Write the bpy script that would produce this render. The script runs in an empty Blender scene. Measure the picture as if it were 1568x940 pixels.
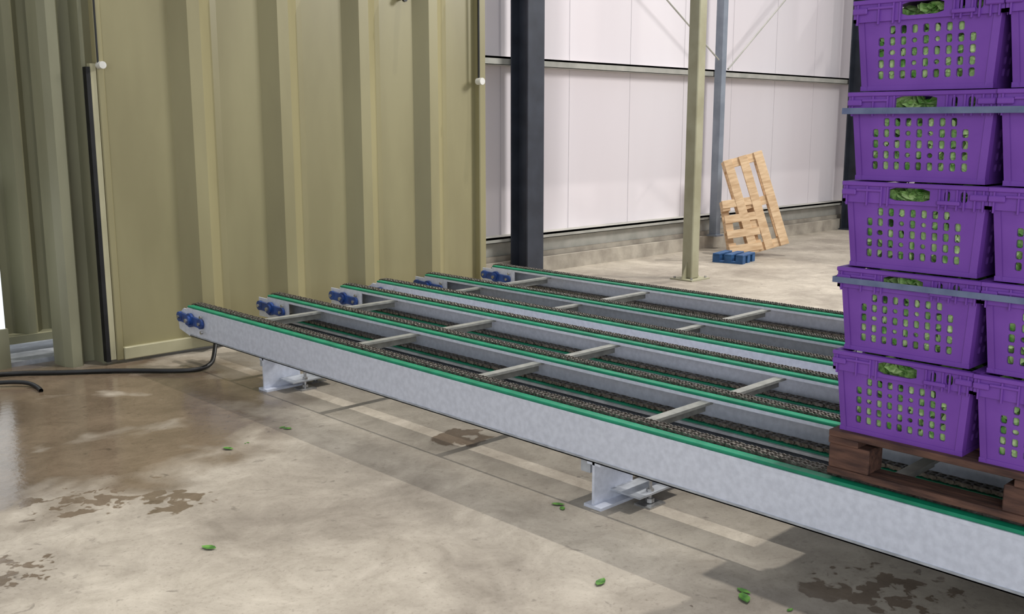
import bpy, math, random
from mathutils import Vector, Matrix
random.seed(7)
scene=bpy.context.scene
coll=scene.collection
try:
    scene.view_settings.view_transform='Standard'
    scene.view_settings.look='None'
except Exception: pass

# ------------------------------------------------------------------ materials
def lin(c):
    return tuple(((v/255)/12.92 if v/255<=.04045 else (((v/255)+.055)/1.055)**2.4) for v in c)+(1,)
def base_mat(name):
    m=bpy.data.materials.new(name); m.use_nodes=True
    nt=m.node_tree; b=nt.nodes['Principled BSDF']
    return m,nt,b
def N(nt,t,**k):
    n=nt.nodes.new(t)
    for a,v in k.items(): setattr(n,a,v)
    return n
def noisy(name,c1,c2,scale=8,rough=.6,metal=0,detail=4,stretch=(1,1,1),bump=0,bscale=None,r2=None,spec=None):
    m,nt,b=base_mat(name)
    tc=N(nt,'ShaderNodeTexCoord'); mp=N(nt,'ShaderNodeMapping'); mp.inputs['Scale'].default_value=stretch
    nt.links.new(tc.outputs['Object'],mp.inputs[0])
    no=N(nt,'ShaderNodeTexNoise'); no.inputs['Scale'].default_value=scale; no.inputs['Detail'].default_value=detail
    nt.links.new(mp.outputs[0],no.inputs['Vector'])
    cr=N(nt,'ShaderNodeValToRGB'); cr.color_ramp.elements[0].position=.35; cr.color_ramp.elements[1].position=.65
    cr.color_ramp.elements[0].color=lin(c1); cr.color_ramp.elements[1].color=lin(c2)
    nt.links.new(no.outputs['Fac'],cr.inputs[0]); nt.links.new(cr.outputs[0],b.inputs['Base Color'])
    b.inputs['Metallic'].default_value=metal
    if r2 is None: b.inputs['Roughness'].default_value=rough
    else:
        mr=N(nt,'ShaderNodeMapRange'); mr.inputs['To Min'].default_value=rough; mr.inputs['To Max'].default_value=r2
        nt.links.new(no.outputs['Fac'],mr.inputs[0]); nt.links.new(mr.outputs[0],b.inputs['Roughness'])
    if spec is not None: b.inputs['Specular IOR Level'].default_value=spec
    if bump:
        n2=N(nt,'ShaderNodeTexNoise'); n2.inputs['Scale'].default_value=bscale or scale*3
        nt.links.new(mp.outputs[0],n2.inputs['Vector'])
        bp=N(nt,'ShaderNodeBump'); bp.inputs['Strength'].default_value=bump; bp.inputs['Distance'].default_value=.01
        nt.links.new(n2.outputs['Fac'],bp.inputs['Height']); nt.links.new(bp.outputs[0],b.inputs['Normal'])
    return m
M={}
M['galv']=noisy('galvanised_steel',(204,208,220),(218,222,234),scale=40,rough=.38,metal=.2,detail=8,r2=.5)
M['galvin']=noisy('galvanised_steel_worn',(160,164,170),(192,196,202),scale=16,rough=.4,metal=.4,detail=8,r2=.55)
M['bar']=noisy('crossbar_steel',(134,135,130),(158,158,152),scale=20,rough=.5,metal=.3)
M['green']=noisy('green_guide_plastic',(0,116,84),(8,134,98),scale=10,rough=.4)
M['chain']=noisy('oiled_chain_steel',(76,70,64),(128,122,114),scale=60,rough=.34,metal=.55)
M['blue']=noisy('blue_tensioner_paint',(24,52,110),(40,78,150),scale=20,rough=.4)
M['zinc']=noisy('zinc_bolt',(150,150,150),(190,190,190),scale=30,rough=.35,metal=.8)
M['olive']=noisy('olive_container_paint',(142,134,99),(154,146,109),scale=3,rough=.36,stretch=(1,1,.25),bump=.05,bscale=9,r2=.5)
M['oliveL']=noisy('olive_frame_paint',(172,166,134),(182,176,144),scale=5,rough=.5)
M['oliveD']=noisy('olive_grey_paint',(130,128,104),(144,142,116),scale=4,rough=.5,stretch=(1,1,.3))
M['panelw']=noisy('white_wall_cladding',(226,218,222),(236,230,234),scale=.6,rough=.5,stretch=(1,1,.15))
M['joint']=noisy('cladding_joint',(204,198,202),(212,206,210),scale=3,rough=.6)
M['purlin']=noisy('galvanised_purlin',(160,160,152),(180,178,170),scale=5,rough=.5,metal=.1)
M['darkcol']=noisy('dark_steel_paint',(40,44,54),(52,57,68),scale=5,rough=.55)
M['greycol']=noisy('grey_blue_steel_paint',(120,128,140),(138,146,158),scale=5,rough=.5)
M['tanpost']=noisy('tan_post_paint',(146,142,116),(160,157,132),scale=5,rough=.5)
M['kerb']=noisy('kerb_concrete',(150,142,130),(182,174,160),scale=5,rough=.85,bump=.2,bscale=30)
M['black']=noisy('black_rubber',(14,14,16),(26,26,28),scale=10,rough=.5)
M['white']=noisy('white_plastic',(210,208,200),(228,226,220),scale=10,rough=.4)
M['wood']=noisy('pale_pallet_wood',(196,162,124),(226,196,158),scale=6,rough=.75,stretch=(1,6,6),detail=8)
M['woodD']=noisy('dark_pallet_wood',(62,40,34),(104,72,58),scale=7,rough=.8,stretch=(6,1,6),detail=8,bump=.3)
M['purple']=noisy('purple_crate_plastic',(108,60,153),(122,72,167),scale=5,rough=.42,r2=.55,spec=.4)
M['strap']=noisy('grey_strap',(88,98,128),(104,114,142),scale=20,rough=.5)
M['leaf']=noisy('salad_leaf',(84,142,54),(200,224,156),scale=26,rough=.5,bump=.2)
M['leaffloor']=noisy('wilted_leaf',(50,96,34),(100,150,60),scale=30,rough=.5,bump=.2)
M['leafdark']=noisy('leaf_mass',(60,100,40),(160,200,110),scale=42,rough=.6,bump=.8,bscale=60)
M['bluepal']=noisy('blue_pallet_paint',(26,66,110),(44,90,138),scale=10,rough=.6)

m,nt,b=base_mat('daylight_glow'); b.inputs['Base Color'].default_value=(.9,.95,.98,1)
b.inputs['Emission Color'].default_value=(.9,.97,1,1); b.inputs['Emission Strength'].default_value=.7; M['dayglow']=m  # emission stands in for bright daylight; the surface is no lamp

# floor
def floor_mat():
    m,nt,b=base_mat('concrete_floor')
    L=nt.links.new
    g=N(nt,'ShaderNodeNewGeometry'); pos=g.outputs['Position']
    def noise(s,d=5,dist=0,r=.5):
        n=N(nt,'ShaderNodeTexNoise'); n.inputs['Scale'].default_value=s; n.inputs['Detail'].default_value=d
        n.inputs['Distortion'].default_value=dist; n.inputs['Roughness'].default_value=r; L(pos,n.inputs['Vector']); return n.outputs['Fac']
    def ramp(f,a,bb,c1,c2):
        c=N(nt,'ShaderNodeValToRGB'); c.color_ramp.elements[0].position=a; c.color_ramp.elements[1].position=bb
        c.color_ramp.elements[0].color=c1; c.color_ramp.elements[1].color=c2; L(f,c.inputs[0]); return c.outputs[0]
    def mix(f,a,bb,t='MIX'):
        x=N(nt,'ShaderNodeMix',data_type='RGBA',blend_type=t)
        if isinstance(f,float): x.inputs[0].default_value=f
        else: L(f,x.inputs[0])
        for i,v in ((6,a),(7,bb)):
            if isinstance(v,tuple): x.inputs[i].default_value=v
            else: L(v,x.inputs[i])
        return x.outputs[2]
    def math_(op,a,bb=None,clamp=False):
        x=N(nt,'ShaderNodeMath',operation=op,use_clamp=clamp)
        for i,v in enumerate((a,bb)):
            if v is None: continue
            if isinstance(v,(int,float)): x.inputs[i].default_value=v
            else: L(v,x.inputs[i])
        return x.outputs[0]
    c=ramp(noise(1.1,9,.5,.62),.30,.70,lin((142,133,121)),lin((196,187,172)))
    c2=ramp(noise(5,9,.6,.75),.34,.66,(.54,.52,.495,1),(1,1,1,1))
    c=mix(.7,c,c2,'MULTIPLY')
    c3=ramp(noise(55,6,.2,.75),.54,.70,(1,1,1,1),(.5,.47,.44,1))
    c=mix(.6,c,c3,'MULTIPLY')
    dark=ramp(noise(11,5,.6,.6),.64,.70,(0,0,0,1),(1,1,1,1))
    c=mix(math_('MULTIPLY',dark,.5),c,lin((92,84,75)))
    def region(cx,cy,r,thr,sc,soft=.03,edge=.6):
        d=N(nt,'ShaderNodeVectorMath',operation='DISTANCE'); L(pos,d.inputs[0]); d.inputs[1].default_value=(cx,cy,0)
        fall=math_('SUBTRACT',1,math_('DIVIDE',d.outputs['Value'],r),True)
        fall=math_('MINIMUM',math_('MULTIPLY',fall,1/edge),1.0)
        n=noise(sc,3,.3,.5)
        v=math_('MULTIPLY',n,math_('POWER',fall,.35))
        mr=N(nt,'ShaderNodeMapRange'); mr.inputs['From Min'].default_value=thr; mr.inputs['From Max'].default_value=thr+soft
        L(v,mr.inputs[0]); return mr.outputs[0]
    spots=None
    for a in [(1.60,3.95,.30,.49,11,.04),(1.38,4.02,.3,.50,12,.04),(1.72,3.72,.22,.47,10,.04),(3.11,3.55,.19,.36,9,.05),(3.04,1.34,.34,.49,14,.04),(2.88,1.50,.12,.40,10,.05),(1.02,3.5,.25,.50,16,.04),(2.3,1.75,.3,.62,18),(2.0,4.5,.5,.60,12)]:
        s=region(*a); spots=s if spots is None else math_('MAXIMUM',spots,s)
    big=region(1.6,5.4,1.7,.22,2.4,soft=.16,edge=.7)
    wet=math_('MAXIMUM',math_('MULTIPLY',spots,.85),math_('MULTIPLY',big,.92))
    c=mix(wet,c,mix(.97,c,(.36,.28,.215,1),'MULTIPLY'))
    L(c,b.inputs['Base Color'])
    rr=N(nt,'ShaderNodeMapRange'); rr.inputs['To Min'].default_value=.6; rr.inputs['To Max'].default_value=.12
    L(wet,rr.inputs[0]); 
    L(rr.outputs[0],b.inputs['Roughness'])
    bp=N(nt,'ShaderNodeBump'); bp.inputs['Strength'].default_value=.10; bp.inputs['Distance'].default_value=.01
    L(noise(25,6),bp.inputs['Height']); L(bp.outputs[0],b.inputs['Normal'])
    return m
M['floor']=floor_mat()

# ------------------------------------------------------------------ mesh builder
class MB:
    def __init__(s): s.v=[];s.f=[];s.m=[];s.mats=[]
    def mi(s,k):
        if k not in s.mats: s.mats.append(k)
        return s.mats.index(k)
    def add(s,vs,fs,k,T=None):
        o=len(s.v); i=s.mi(k)
        for p in vs:
            p=Vector(p)
            if T is not None: p=T@p
            s.v.append(tuple(p))
        for f in fs: s.f.append(tuple(o+j for j in f)); s.m.append(i)
    def box(s,x0,x1,y0,y1,z0,z1,k,T=None,ch=0):
        if ch<=0:
            v=[(x,y,z) for z in (z0,z1) for y in (y0,y1) for x in (x0,x1)]
            f=[(0,2,3,1),(4,5,7,6),(0,1,5,4),(2,6,7,3),(0,4,6,2),(1,3,7,5)]
            s.add(v,f,k,T)
        else:
            import bmesh
            bm=bmesh.new(); bmesh.ops.create_cube(bm,size=1)
            for q in bm.verts: q.co=Vector(((x0+x1)/2+q.co.x*(x1-x0),(y0+y1)/2+q.co.y*(y1-y0),(z0+z1)/2+q.co.z*(z1-z0)))
            bmesh.ops.bevel(bm,geom=bm.edges[:],offset=ch,segments=1,affect='EDGES')
            bm.verts.index_update()
            s.add([q.co[:] for q in bm.verts],[[q.index for q in f.verts] for f in bm.faces],k,T); bm.free()
    def cyl(s,c,r,h,axis,k,n=16,T=None,r2=None):
        r2=r if r2 is None else r2
        v=[];c=Vector(c)
        for t,rr in ((-h/2,r),(h/2,r2)):
            for i in range(n):
                a=2*math.pi*i/n; p=[rr*math.cos(a),rr*math.sin(a)]
                q={'x':(t,p[0],p[1]),'y':(p[1],t,p[0]),'z':(p[0],p[1],t)}[axis]
                v.append(tuple(c+Vector(q)))
        f=[tuple(reversed(range(n))),tuple(range(n,2*n))]+[(i,(i+1)%n,n+(i+1)%n,n+i) for i in range(n)]
        s.add(v,f,k,T)
    def prism(s,pts,z0,z1,k,T=None,closed=True):
        n=len(pts)
        v=[(p[0],p[1],z0) for p in pts]+[(p[0],p[1],z1) for p in pts]
        f=[(i,(i+1)%n,n+(i+1)%n,n+i) for i in range(n if closed else n-1)]
        if closed: f+= [tuple(reversed(range(n))),tuple(range(n,2*n))]
        s.add(v,f,k,T)
    def mesh(s,name):
        me=bpy.data.meshes.new(name); me.from_pydata(s.v,[],s.f)
        for k in s.mats: me.materials.append(M[k])
        me.polygons.foreach_set('material_index',s.m); me.update(); return me
    def obj(s,name,parent=None,loc=None,smooth=False):
        me=s.mesh(name); return place(me,name,parent,loc,smooth)
def place(me,name,parent=None,loc=None,smooth=False,rot=None):
    o=bpy.data.objects.new(name,me); coll.objects.link(o)
    if parent is not None: o.parent=parent
    if loc is not None: o.location=loc
    if rot is not None: o.rotation_euler=rot
    if smooth:
        for p in me.polygons: p.use_smooth=True
    return o
def empty(name,loc=(0,0,0)):
    o=bpy.data.objects.new(name,None); o.location=loc; o.empty_display_size=.2; coll.objects.link(o); return o
def tube(name,pts,r,k,parent=None):
    cu=bpy.data.curves.new(name,'CURVE'); cu.dimensions='3D'; cu.bevel_depth=r; cu.bevel_resolution=3
    sp=cu.splines.new('NURBS'); sp.points.add(len(pts)-1); sp.use_endpoint_u=True; sp.order_u=3
    for p,q in zip(sp.points,pts): p.co=(*q,1)
    cu.materials.append(M[k]); o=bpy.data.objects.new(name,cu); coll.objects.link(o)
    if parent: o.parent=parent
    return o

# ------------------------------------------------------------------ room
b=MB(); b.box(-6,16,-6,9.5,-.1,0,'floor'); b.obj('floor')
WY=7.38
b=MB()
b.box(4.6,15.2,WY,WY+.12,.28,5.2,'panelw')
x=5.0
while x<15:
    b.box(x,x+.008,WY-.003,WY,.28,5.2,'joint'); x+=1.0
b.obj('wall_back')
b=MB(); b.box(15.0,15.12,-6,WY,0,5.2,'panelw'); b.obj('wall_right')
def purlin(name,x0,x1,z0,z1,y=7.2,mat='purlin'):
    b=MB()
    b.box(x0,x1,y,y+.006,z0,z1,mat); b.box(x0,x1,y,WY,z1-.006,z1,mat); b.box(x0,x1,y,WY,z0,z0+.006,mat)
    b.box(x0,x1,y-.0,y+.02,z1-.02,z1,mat)
    return b.obj(name)
purlin('trim_1',4.7,14.9,2.06,2.14)
purlin('trim_2',4.7,14.9,.345,.40)
b=MB()
b.box(4.7,14.9,7.30,WY,.20,.345,'purlin')
b.obj('trim_3')
b=MB(); b.box(4.7,14.9,7.19,7.5,0,.15,'kerb'); b.box(4.7,14.9,7.27,7.5,.15,.20,'kerb'); b.obj('baseboard_back')
def hcol(name,x,y,w,d,t,h,mat):
    b=MB()
    b.box(x-w/2,x+w/2,y,y+t,0,h,mat); b.box(x-w/2,x+w/2,y+d-t,y+d,0,h,mat); b.box(x-t/2,x+t/2,y+t,y+d-t,0,h,mat)
    b.box(x-w/2-.05,x+w/2+.05,y-.04,y+d+.0,0,.02,mat)
    return b.obj(name)
hcol('steel_column',7.05,6.93,.22,.24,.016,5.2,'darkcol')
hcol('steel_column',13.72,6.93,.24,.24,.016,5.2,'darkcol')
b=MB(); b.box(10.34,10.43,7.08,7.18,0.15,5.2,'greycol'); b.box(10.31,10.46,7.05,7.19,.15,.17,'greycol'); b.obj('wall_post')
e=empty('cross_bracing')
tube('rod_1',[(10.5,7.1,2.15),(13.4,7.1,4.3)],.010,'purlin',e)
tube('rod_2',[(7.3,7.1,4.0),(10.3,7.1,2.25)],.010,'purlin',e)

# tan post with base plate and gusset
b=MB()
px,py=8.10,5.83
b.box(px-.06,px+.06,py-.06,py+.06,0.012,5.2,'tanpost',ch=.008)
b.box(px-.15,px+.15,py-.13,py+.13,0,.012,'tanpost')
for sx in (-1,1):
    b.add([(px+sx*.06,py-.006,.012),(px+sx*.14,py-.006,.012),(px+sx*.06,py-.006,.18),(px+sx*.06,py+.006,.012),(px+sx*.14,py+.006,.012),(px+sx*.06,py+.006,.18)],
          [(0,1,2),(5,4,3),(0,3,4,1),(1,4,5,2),(2,5,3,0)],'tanpost')
for sx in (-1,1):
    for sy in (-1,1): b.cyl((px+sx*.115,py+sy*.1,.02),.012,.02,'z','zinc',8)
b.obj('support_post')

# ------------------------------------------------------------------ container
ct=empty('shipping_container')
b=MB()
Y0=6.25; dep=.10
pts=[(2.60,Y0)]
for xr in (3.03,3.68,4.35,5.00):
    pts+=[(xr,Y0),(xr+.085,Y0-dep),(xr+.17,Y0-dep),(xr+.29,Y0-.012),(xr+.34,Y0)]
pts+=[(5.64,Y0)]
front=pts; back=[(p[0],p[1]+.012) for p in reversed(pts)]
b.prism(front+back,.10,2.75,'olive')
b.obj('corrugated_side',ct)
b=MB()
b.box(2.555,2.60,Y0-.02,Y0+.05,.02,2.75,'olive',ch=.006)
b.box(5.64,5.71,Y0-.06,Y0+.06,.02,2.75,'olive',ch=.006)
b.box(2.60,5.64,Y0-.03,Y0+.05,.02,.10,'oliveL',ch=.005)
b.box(2.555,5.71,Y0-.03,Y0+.05,2.68,2.80,'olive')
b.obj('frame',ct)
b=MB()
b.box(2.515,2.550,Y0-.015,Y0+.03,.03,1.86,'oliveL')
b.box(2.488,2.513,Y0-.02,Y0+.03,.02,1.84,'black')
b.cyl((2.568,Y0-.05,1.85),.022,.06,'y','white',14); b.cyl((5.62,Y0-.09,1.84),.028,.06,'y','white',14)
b.cyl((5.62,Y0-.075,2.36),.009,1.0,'z','black',10); b.cyl((2.555,Y0-.04,2.3),.006,.9,'z','black',10)
b.box(4.86,4.90,Y0-.06,Y0,2.42,2.52,'black'); b.cyl((4.88,Y0-.07,2.42),.02,.02,'y','black',12)
b.obj('door_seal_and_fittings',ct)
b=MB()
b.prism([(2.27,6.52),(2.28,6.38),(2.31,6.32),(2.37,6.32),(2.40,6.38),(2.42,6.44),(2.49,6.44),(2.49,6.30),(2.515,6.30),(2.515,6.52)],0,2.75,'oliveD')
b.obj('door_jamb',ct)
b=MB()
pts=[(.9,6.98)]
for xr in (1.1,1.4,1.7,1.97,2.2,2.43):
    pts+=[(xr,6.98),(xr+.05,6.88),(xr+.10,6.88),(xr+.17,6.98)]
pts+=[(3.2,6.98)]
b.prism(pts+[(p[0],p[1]+.012) for p in reversed(pts)],.14,2.9,'oliveD')
b.box(.9,3.2,6.86,7.02,.09,.14,'oliveD')
b.obj('recessed_panel',ct)
b=MB(); b.box(1.0,2.6,6.6,8.4,0,.03,'galvin'); b.obj('threshold',ct)
b=MB()
for i in range(3): b.box(1.55+i*.16,1.70+i*.16,6.60+.01*(i%2),6.605+.01*(i%2),.25,1.15,'dayglow')
b.box(1.53,2.03,6.58,6.62,1.15,1.18,'galvin'); b.box(1.53,2.03,6.58,6.62,0,.25,'oliveD')
b.obj('daylight_glow_panel')  # added panel whose glow imitates a bright strip of daylight

# hose
e=empty('rubber_hose')
tube('hose',[(1.6,6.5,.015),(1.95,6.4,.015),(2.16,6.2,.015),(2.46,6.0,.015),(2.76,5.67,.015),(2.9,5.68,.02),(2.99,5.78,.06),(3.1,5.95,.2)],.014,'black',e)
tube('cable',[(1.75,6.2,.02),(1.9,6.1,.03),(1.98,6.0,.01),(1.95,5.85,.01)],.012,'black',e)
b=MB(); b.cyl((1.80,6.25,.11),.10,.04,'x','black',24); b.cyl((1.80,6.25,.11),.05,.05,'x','white',20); b.box(1.76,1.84,6.2,6.3,0,.05,'white'); b.obj('hose_reel_wheel',e)

# ------------------------------------------------------------------ chain conveyors
YE=6.0; YS=-1.6
ZT=.378; ZR=.247; RC=(ZT-ZR)/2; ZC=(ZT+ZR)/2
def chain_mesh():
    b=MB(); pitch=.0318
    L1=(YE-.10)-YS; arc=math.pi*RC; tot=2*L1+arc; n=int(tot/pitch)
    yc=YE-.10
    def at(s):
        if s<L1: return Vector((0,YS+s,ZT)),0
        if s<L1+arc:
            a=(s-L1)/RC; return Vector((0,yc+RC*math.sin(a),ZC+RC*math.cos(a))),-a
        return Vector((0,yc-(s-L1-arc),ZR)),math.pi
    for i in range(n):
        p,a=at((i+.5)*pitch)
        T=Matrix.Translation(p)@Matrix.Rotation(a,4,'X')
        o=.004 if i%2 else 0
        for xx in (-.024,-.003,.003,.024):
            d=o if xx<0 else -o
            hx=pitch/2+.001
            x0,x1=xx-.0018+d,xx+.0018+d
            vs=[]
            for x_ in (x0,x1):
                vs+=[(x_,-hx,-.007),(x_,-hx,.007),(x_,-hx*.55,.0095),(x_,0,.006),(x_,hx*.55,.0095),(x_,hx,.007),(x_,hx,-.007)]
            fs=[(0,1,2,3,4,5,6),tuple(reversed(range(7,14)))]+[(k,7+k,7+(k+1)%7,(k+1)%7) for k in range(7)]
            b.add(vs,fs,'chain',T)
        T2=T@Matrix.Translation((0,pitch/2,0))
        b.cyl((0,0,0),.0075,.054,'x','chain',6,T2)
    return b.mesh('drive_chain')
CH=chain_mesh()
def rail(parent,x0,side):
    b=MB(); w=.15
    wx=x0 if side<0 else x0+w-.008
    pr=[(YS,.186),(YE-.12,.186),(YE+.02,.215),(YE+.03,.30),(YE-.05,.355),(YS,.355)]
    v=[(wx,p[0],p[1]) for p in pr]+[(wx+.008,p[0],p[1]) for p in pr]; n=len(pr)
    b.add(v,[tuple(range(n)),tuple(reversed(range(n,2*n)))]+[(i,n+i,n+(i+1)%n,(i+1)%n) for i in range(n)],'galv')
    b.box(x0-.002 if side<0 else x0,x0+.014,YS,YE-.10,.352,.366,'galv')
    b.box(x0+.014,x0+w-.01,YS,YE-.12,.352,.358,'galvin')
    b.box(x0+.112,x0+w,YS,YE-.12,.352,.366,'galvin')
    b.box(x0,x0+w,YS,YE-.12,.186,.192,'galvin')
    b.box(x0+.03,x0+w-.02,YS,YE-.14,.215,.228,'galvin')
    if side<0:
        b.box(x0-.003,x0,YS,YE-.13,.192,.200,'galvin')
    else:
        b.box(x0,x0+.006,YE-.36,YE+.01,.225,.352,'galv')   # nose plate carrying the tensioner
    b.obj('rail_body',parent)
    b=MB()
    b.box(x0+.002,x0+.044,YS,YE-.10,.366,.378,'green',ch=.003)
    b.box(x0+.058,x0+.10,YS,YE-.12,.358,.364,'green')
    b.box(x0+.045,x0+.115,YS,YE-.12,.228,.236,'green')
    b.obj('guide_strip',parent)
    place(CH,'chain',parent,(x0+.079,0,0))
    b=MB()
    T=Matrix.Translation((x0+.079,YE-.10,ZC))
    b.cyl((0,0,0),RC-.008,.03,'x','chain',18,T); b.cyl((0,0,0),.016,.14,'x','zinc',12,T)
    b.obj('sprocket',parent)
    b=MB(); xf=x0-.004
    def lobe(cy,cz,r,th=.016): b.cyl((xf-th/2,cy,cz),r,th,'x','blue',20)
    ya,yb=YE-.02,YE-.29; za,zb=.300,.288
    lobe(ya,za,.032); lobe(yb,zb,.032); lobe((ya+yb)/2,(za+zb)/2,.044)
    b.add([(xf-.014,ya,za+.028),(xf-.014,yb,zb+.028),(xf-.014,yb,zb-.028),(xf-.014,ya,za-.028),(xf,ya,za+.028),(xf,yb,zb+.028),(xf,yb,zb-.028),(xf,ya,za-.028)],
          [(0,1,2,3),(7,6,5,4),(0,4,5,1),(3,2,6,7),(0,3,7,4),(1,5,6,2)],'blue')
    ym=(ya+yb)/2; zm=(za+zb)/2
    b.cyl((xf-.022,ym,zm),.030,.018,'x','blue',20); b.cyl((xf-.034,ym,zm),.013,.02,'x','zinc',8)
    for yy,zz in ((ya,za),(yb,zb),(yb-.03,.335),(yb-.03,.240)): b.cyl((xf-.020,yy,zz),.011,.014,'x','zinc',6)
    b.obj('tensioner',parent)
def leg(parent,x0,y,w=.24):
    b=MB()
    b.box(x0,x0+w,y,y+.012,.012,.187,'galv'); b.box(x0-.01,x0+w,y-.045,y+.045,.0,.012,'galv')
    b.box(x0,x0+w,y-.03,y+.04,.176,.186,'galv')
    for xx,yy in ((x0+.19,y-.13),(x0+.33,y-.02)):
        b.box(xx-.05,xx+.05,yy-.04,yy+.04,0,.008,'zinc'); b.cyl((xx,yy,.05),.008,.10,'z','zinc',10)
        b.cyl((xx,yy,.02),.018,.016,'z','zinc',6); b.cyl((xx,yy,.062),.016,.012,'z','zinc',6)
    b.box(x0+.10,x0+.36,y-.15,y+.0,.048,.056,'galvin')
    b.obj('leg',parent)
def conveyor(rails):
    c=empty('chain_conveyor')
    for i,(x0,sd) in enumerate(rails):
        rail(c,x0,sd)
        for y in (5.0,2.50,.05): leg(c,x0+(.0 if sd<0 else -.02),y)
    for (xa,_),(xb,sb) in zip(rails[:-1],rails[1:]):
        b=MB()
        for y in (5.28,4.33,3.37,2.38,1.4,.42,-.56):
            b.box(xa+.145,xb+.02,y-.022,y+.022,.340,.352,'bar'); b.box(xa+.145,xb+.02,y+.016,y+.022,.30,.340,'bar')
        b.obj('crossbars',c)
    b=MB(); 
    for y in (5.02,2.54,.09): b.box(rails[0][0]+.02,rails[-1][0]+.1,y,y+.05,.13,.186,'galvin')
    b.obj('cross_member',c)
    return c
conveyor([(2.88,-1),(3.45,1),(4.03,1)])
conveyor([(4.35,-1),(4.80,1),(5.50,1)])

# ------------------------------------------------------------------ loaded pallet
PX,PYb=2.905,1.53
PL=1.30
def pallet(name,L,W,mat,blockh=.08,th=.022,nb=7,loc=(0,0,0)):
    b=MB()
    bw=.10
    for x in (0,W/2-bw/2,W-bw): b.box(x,x+bw,0,L,0,th,mat,ch=.002)
    for x in (0,W/2-bw/2,W-bw):
        for y in (0,L/2-.03,L-.14): b.box(x+.002,x+bw-.002,y+.002,y+.138,th,th+blockh,mat,ch=.004)
    for y in (0,L/2-.02,L-.10): b.box(0,W,y,y+.10,th+blockh,2*th+blockh,mat,ch=.002)
    n=nb; wb=W/n*.72
    for i in range(n):
        x=(W-wb)*i/(n-1)
        b.box(x,x+wb,0,L,2*th+blockh+.0005,3*th+blockh,mat,ch=.002)
    return b.obj(name,None,loc)
PZ0=.390
pallet('wooden_pallet',PL,1.2,'woodD',loc=(PX,PYb-PL,PZ0))
PZ=PZ0+.146

CW,CD,CHt=.435,.59,.265
def ring_panel(b,org,ux,uz,nrm,W,Hh,xs,zs,holes,t,mat):
    org=Vector(org);ux=Vector(ux);uz=Vector(uz);nrm=Vector(nrm)
    def P(x,z,d=0): return org+ux*x+uz*z-nrm*d
    for i in range(len(xs)-1):
        for j in range(len(zs)-1):
            x0,x1,z0,z1=xs[i],xs[i+1],zs[j],zs[j+1]
            h=holes.get((i,j))
            if not h:
                b.add([P(x0,z0),P(x1,z0),P(x1,z1),P(x0,z1)],[(0,1,2,3)],mat); continue
            sx,sz,e=h; cx,cz=(x0+x1)/2,(z0+z1)/2; n=16
            out=[];inn=[];back=[]
            for k in range(n):
                a=2*math.pi*(k+.5)/n; c,s=math.cos(a),math.sin(a)
                q=max(abs(c),abs(s)); out.append(P(cx+c/q*(x1-x0)/2,cz+s/q*(z1-z0)/2))
                rr=(abs(c)**e+abs(s)**e)**(-1/e)
                X=cx+c*rr*(x1-x0)/2*sx; Z=cz+s*rr*(z1-z0)/2*sz
                inn.append(P(X,Z)); back.append(P(X,Z,t))
            vs=out+inn+back
            fs=[(k,(k+1)%n,n+(k+1)%n,n+k) for k in range(n)]+[(n+k,n+(k+1)%n,2*n+(k+1)%n,2*n+k) for k in range(n)]
            b.add(vs,fs,mat)
            for (qx,qz,k1) in ((x1,z1,1),(x0,z1,5),(x0,z0,9),(x1,z0,13)):
                b.add([P(qx,qz),out[k1],out[k1+1]],[(0,1,2)],mat)
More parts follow.
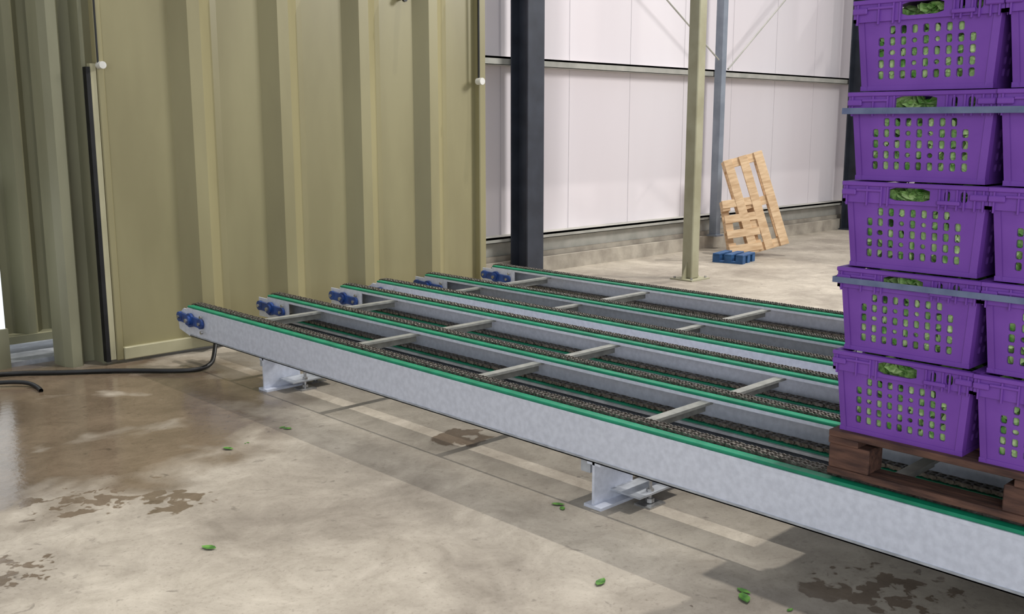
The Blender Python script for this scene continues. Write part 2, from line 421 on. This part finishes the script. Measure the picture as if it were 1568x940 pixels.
def crate_mesh(seed):
    rnd=random.Random(seed)
    b=MB(); mt='purple'
    HB=.203
    tb=.026; tt=.010
    def wall(p0,p1,q0,q1,nrm,cols,jit):
        p0,p1,q0,q1=map(Vector,(p0,p1,q0,q1))
        W=(p1-p0).length; org=p0; ux=(p1-p0).normalized(); uz=((q0+q1)/2-(p0+p1)/2); Hh=uz.length; uz=uz/Hh
        mx=.042; hz0=.030; hz1=.014
        xs=[0]+[mx+(W-2*mx)*i/cols for i in range(cols+1)]+[W]; rows=5
        zs=[0]+[hz0+(Hh-hz0-hz1)*j/rows for j in range(rows+1)]+[Hh]
        holes={}
        for i in range(1,cols+1):
            for j in range(1,rows+1):
                if (i in(4,cols-3) and j in (2,4)) : holes[(i,j)]=(.50,.46,2)
                elif i in (1,cols) and j==rows: pass
                elif i==2 and j==3: holes[(i,j)]=(.6,.5,2)
                else: holes[(i,j)]=(.54,.74,6)
        ring_panel(b,org,ux,uz,nrm,W,Hh,xs,zs,holes,.008,mt)
    z0=0; z1=HB
    wall((tb,CW-tb,z0),(tb,tb,z0),(tt,CW-tt,z1),(tt,tt,z1),(-1,0,0),9,1)
    wall((tb,tb,z0),(CD-tb,tb,z0),(tt,tt,z1),(CD-tt,tt,z1),(0,-1,0),13,1)
    wall((CD-tb,CW-tb,z0),(tb,CW-tb,z0),(CD-tt,CW-tt,z1),(tt,CW-tt,z1),(0,1,0),13,1)
    b.add([(CD-tb,tb,z0),(CD-tb,CW-tb,z0),(CD-tt,CW-tt,z1),(CD-tt,tt,z1)],[(0,1,2,3)],mt)
    for (xx,sx) in ((0,1),(CD,-1)):
        for (yy,sy) in ((0,1),(CW,-1)):
            a=[(xx+sx*(tb),yy+sy*(tb),0),(xx+sx*(tb+.02),yy+sy*(tb-.003),0),(xx+sx*(tb-.003),yy+sy*(tb+.02),0),
               (xx+sx*(tt),yy+sy*(tt),z1),(xx+sx*(tt+.02),yy+sy*(tt-.003),z1),(xx+sx*(tt-.003),yy+sy*(tt+.02),z1)]
            b.add(a,[(0,1,4,3),(0,3,5,2),(0,2,1)],mt)
    b.box(tb,CD-tb,tb,CW-tb,0,.008,mt)
    b.box(tb-.003,CD-tb+.003,tb-.003,CW-tb+.003,0,.014,mt)
    b.box(0,CD,0,.012,HB-.004,HB+.006,mt); b.box(0,CD,CW-.012,CW,HB-.004,HB+.006,mt)
    b.box(0,.014,0,CW,HB-.004,HB+.006,mt); b.box(CD-.014,CD,0,CW,HB-.004,HB+.006,mt)
    zt=CHt-.006
    b.box(-.006,.016,-.002,CW+.002,zt-.010,zt+.003,mt,ch=.002); b.box(CD-.016,CD+.004,-.002,CW+.002,zt-.010,zt+.003,mt,ch=.002)
    b.box(0,CD,-.002,.014,zt-.010,zt+.003,mt,ch=.002); b.box(0,CD,CW-.014,CW+.002,zt-.010,zt+.003,mt,ch=.002)
    hr=zt-.01-(HB+.006)
    def rim(org,ux,nrm,W):
        xs=[0,.02,.045,.125,.145,.27,.285,.31,.33,.355,.38,W] if W<.5 else [0,.03,.06,.2,.22,.37,.39,.53,.56,W]
        holes={(4,0):(1,.94,8),(7,0):(.8,.75,4),(9,0):(.8,.75,4)} if W<.5 else {(4,0):(1,.9,8),(2,0):(.9,.6,6),(6,0):(.9,.6,6)}
        ring_panel(b,org,ux,(0,0,1),nrm,W,hr,xs,[0,hr],holes,.01,mt)
    rim((0,CW,HB+.006),(0,-1,0),(-1,0,0),CW)
    rim((0,0,HB+.006),(1,0,0),(0,-1,0),CD)
    rim((CD,CW,HB+.006),(-1,0,0),(0,1,0),CD)
    rim((CD,0,HB+.006),(0,1,0),(1,0,0),CW)
    for y in (.012,.035,.065,.085,.115,.135,.29,.31,.355,.42):
        b.box(-.006,0,y-.0025,y+.0025,HB-.012,zt-.01,mt)
    for x in (.02,.08,.15,.22,.38,.45,.52,.57):
        b.box(x-.0025,x+.0025,-.002,0,HB-.01,zt-.01,mt); b.box(x-.0025,x+.0025,CW,CW+.002,HB-.01,zt-.01,mt)
    for y0,y1 in ((.0,.05),(CW-.045,CW)):
        b.box(-.010,0,y0,y1,HB+.018,HB+.036,mt,ch=.003)
    b.box(-.012,0,.075,.14,HB+.002,HB+.014,mt,ch=.002)
    b.box(-.008,0,.31,.39,HB+.030,HB+.038,mt,ch=.002)
    return b.mesh('crate_shell')
def leaves_mesh(seed):
    rnd=random.Random(seed); b=MB()
    import bmesh
    bm=bmesh.new(); bmesh.ops.create_cube(bm,size=1); bmesh.ops.subdivide_edges(bm,edges=bm.edges[:],cuts=7,use_grid_fill=True)
    for q in bm.verts:
        q.co=Vector((CD/2+q.co.x*(CD-.085),CW/2+q.co.y*(CW-.085),.122+q.co.z*.22))+Vector([rnd.uniform(-.008,.008) for _ in range(3)])
    bm.verts.index_update(); b.add([q.co[:] for q in bm.verts],[[q.index for q in f.verts] for f in bm.faces],'leafdark'); bm.free()
    def leafat(p,s,T):
        prof=[(0,.0),(.25,.34),(.5,.42),(.78,.28),(1,0)]
        vs=[];
        bend=rnd.uniform(.1,.35)
        for t,w in prof:
            zz=-bend*(t-.5)**2; vs+= [(t-.5,-w,zz+.12*w),(t-.5,0,zz),(t-.5,w,zz+.12*w)]
        fs=[]
        for k in range(4):
            for c in (0,1): fs.append((k*3+c,k*3+c+1,k*3+c+4,k*3+c+3))
        b.add(vs,fs,'leaf',Matrix.Translation(p)@T@Matrix.Scale(s,4))
    R=lambda:Matrix.Rotation(rnd.uniform(0,6.28),4,'Z')@Matrix.Rotation(rnd.uniform(-.9,.9),4,'X')@Matrix.Rotation(rnd.uniform(-.7,.7),4,'Y')
    for k in range(60):
        leafat(Vector((rnd.uniform(.06,CD-.06),rnd.uniform(.06,CW-.06),.234)),rnd.uniform(.05,.08),R())
    for k in range(16):
        leafat(Vector((.035+rnd.uniform(0,.02),rnd.uniform(.17,.28),rnd.uniform(.222,.238))),rnd.uniform(.04,.06),R())
    for k in range(130):
        z=rnd.uniform(.03,.19)
        leafat(Vector((.038-.08*z,rnd.uniform(.05,CW-.05),z)),rnd.uniform(.03,.045),Matrix.Rotation(math.pi/2+rnd.uniform(-.2,.3),4,'Y')@Matrix.Rotation(rnd.uniform(0,6.28),4,'Z'))
    return b.mesh('leaves')
CM=[crate_mesh(1),crate_mesh(2)]; LM=[leaves_mesh(i) for i in (3,4,5)]
rr=random.Random(11)
for k in range(6):
    for j in range(3):
        y0=PYb-CW-j*(CW+.004)
        for i,x0 in enumerate((PX,PX+.604)):
            e=empty('plastic_crate',(x0+rr.uniform(0,.006)+(-.006 if j==1 else 0),y0+rr.uniform(-.0008,.0008),PZ+k*(CHt+.0005)))
            place(CM[(k+j)%2],'shell',e); place(LM[(k+i+j)%3],'leaves',e)
def strap(z,h=.018):
    b=MB(); x0,x1,y0,y1=PX-.020,PX+1.21,PYb-PL-.03,PYb+.006; t=.0015
    b.box(x0,x0+t,y0,y1,z,z+h,'strap'); b.box(x1,x1+t,y0,y1,z,z+h,'strap'); b.box(x0,x1,y0,y0+t,z,z+h,'strap'); b.box(x0,x1,y1,y1+t,z,z+h,'strap')
    b.obj('strapping_band')
strap(PZ+4*CHt-.066); strap(PZ+2*CHt-.050)

# ------------------------------------------------------------------ leaning pale pallets + blue pallet piece
def lean(loc,up,L,W,long_face):
    b=MB()
    if long_face:
        for x in (0,W/2-.05,W-.10): b.box(x,x+.10,0,L,.10,.122,'wood',ch=.002)
        for y in (0,L/2-.05,L-.10): b.box(0,W,y,y+.10,.078,.10,'wood',ch=.002)
    else:
        for i in range(4): 
            y=(L-.09)*i/3; b.box(0,W,y,y+.09,.10,.122,'wood',ch=.002)
    for x in (0,W-.09):
        for y in (0,L/2-.06,L-.12): b.box(x,x+.09,y,y+.12,.0,.078 if long_face else .10,'wood',ch=.003)
    for x in (0,W-.09): b.box(x,x+.09,0,L,-.02,0,'wood',ch=.002)
    up=Vector(up).normalized(); wv=Vector((.7176,-.6964,0)); wv=(wv-up*wv.dot(up)*.6).normalized(); 
    nz=wv.cross(up).normalized(); wv=up.cross(nz)
    o=b.obj('leaning_wooden_pallet')
    mt=Matrix(((wv.x,up.x,nz.x,loc[0]),(wv.y,up.y,nz.y,loc[1]),(wv.z,up.z,nz.z,0),(0,0,0,1)))
    mz=min((mt@v.co).z for v in o.data.vertices); mt[2][3]=-mz
    o.matrix_world=mt
    return o
lean((10.08,6.44,0),(-.06,.36,1.0),1.12,.46,True)
lean((9.90,6.60,0),(.06,.28,1.0),.62,.38,False)
b=MB()
for y in (0,.13,.27): b.box(0,.36,y,y+.08,.08,.10,'bluepal',ch=.003)
for x in (0,.14,.28):
    for y in (0,.13,.27): b.box(x,x+.08,y,y+.08,.02,.08,'bluepal')
for x in (0,.14,.28): b.box(x,x+.08,0,.35,0,.02,'bluepal')
o=b.obj('blue_pallet',None,(9.36,6.05,0)); o.rotation_euler=(0,0,.2)

# ------------------------------------------------------------------ fallen leaves
def fallen(x,y,s,r,k):
    rnd=random.Random(k); b=MB()
    for q in range(1+k%2):
        prof=[(0,.02),(.2,.2),(.5,.27),(.78,.18),(1,.02)]
        vs=[]
        for t,w in prof:
            zz=.06+.25*(t-.5)**2; vs+=[(t-.5,-w,zz+.3*w),(t-.5,0,zz),(t-.5,w,zz+.2*w)]
        fs=[]
        for kk in range(4):
            for c in (0,1): fs.append((kk*3+c,kk*3+c+1,kk*3+c+4,kk*3+c+3))
        T=Matrix.Translation((q*s*.7,q*s*.3,0))@Matrix.Rotation(rnd.uniform(0,6),4,'Z')@Matrix.Scale(s*(1-.25*q),4)
        b.add(vs,fs,'leaffloor',T)
    o=b.obj('fallen_leaf',None,(x,y,-.001)); o.rotation_euler=(0,0,r)
for i,(x,y,s) in enumerate([(2.204,4.18,.06),(2.574,4.265,.05),(1.594,3.205,.06),(2.80,2.62,.055),(2.393,2.043,.06),(2.635,1.645,.07),(2.674,1.504,.03),(2.321,4.204,.02)]):
    fallen(x,y,s,i*1.3,i)

# ------------------------------------------------------------------ lights & world
w=bpy.data.worlds.new('world'); scene.world=w; w.use_nodes=True
bg=w.node_tree.nodes['Background']; bg.inputs[0].default_value=(.91,.95,1,1); bg.inputs[1].default_value=.50
def sun(d,e,ang,col):
    l=bpy.data.lights.new('skylight_sun','SUN'); l.energy=e; l.angle=math.radians(ang); l.color=col
    o=bpy.data.objects.new('skylight_sun',l); coll.objects.link(o)
    o.rotation_euler=Vector(d).to_track_quat('-Z','Y').to_euler()
sun((-.10,.15,-1),1.5,.6,(1,.96,.90))
sun((-.95,.15,-1),1.6,.6,(1,.96,.90))
def area(loc,tgt,size,e,col,sy=None):
    l=bpy.data.lights.new('soft_area_light','AREA'); l.energy=e; l.size=size; l.color=col
    if sy: l.shape='RECTANGLE'; l.size_y=sy
    o=bpy.data.objects.new('soft_area_light',l); coll.objects.link(o); o.location=loc
    o.rotation_euler=(Vector(tgt)-Vector(loc)).to_track_quat('-Z','Y').to_euler()
area((-4,-3.5,2.6),(4,2,.8),4,280,(.88,.93,1),3.5)  # cool daylight from the open door behind the camera
area((9.5,.8,4.6),(5.5,6.5,1.2),1.6,310,(1,.98,.95),1.6)  # added light from the right for contrast on container ribs; no doorway there

# ------------------------------------------------------------------ camera
f=1545.; h=280.
P=math.atan(h/f); yaw=math.atan(1524/math.hypot(f,h))
cam=bpy.data.cameras.new('camera'); co=bpy.data.objects.new('camera',cam); coll.objects.link(co)
cam.sensor_width=36; cam.lens=36*f/1568; cam.clip_end=100
co.location=(0,0,1.5); co.rotation_euler=(math.pi/2-P,0,-yaw)
scene.camera=co
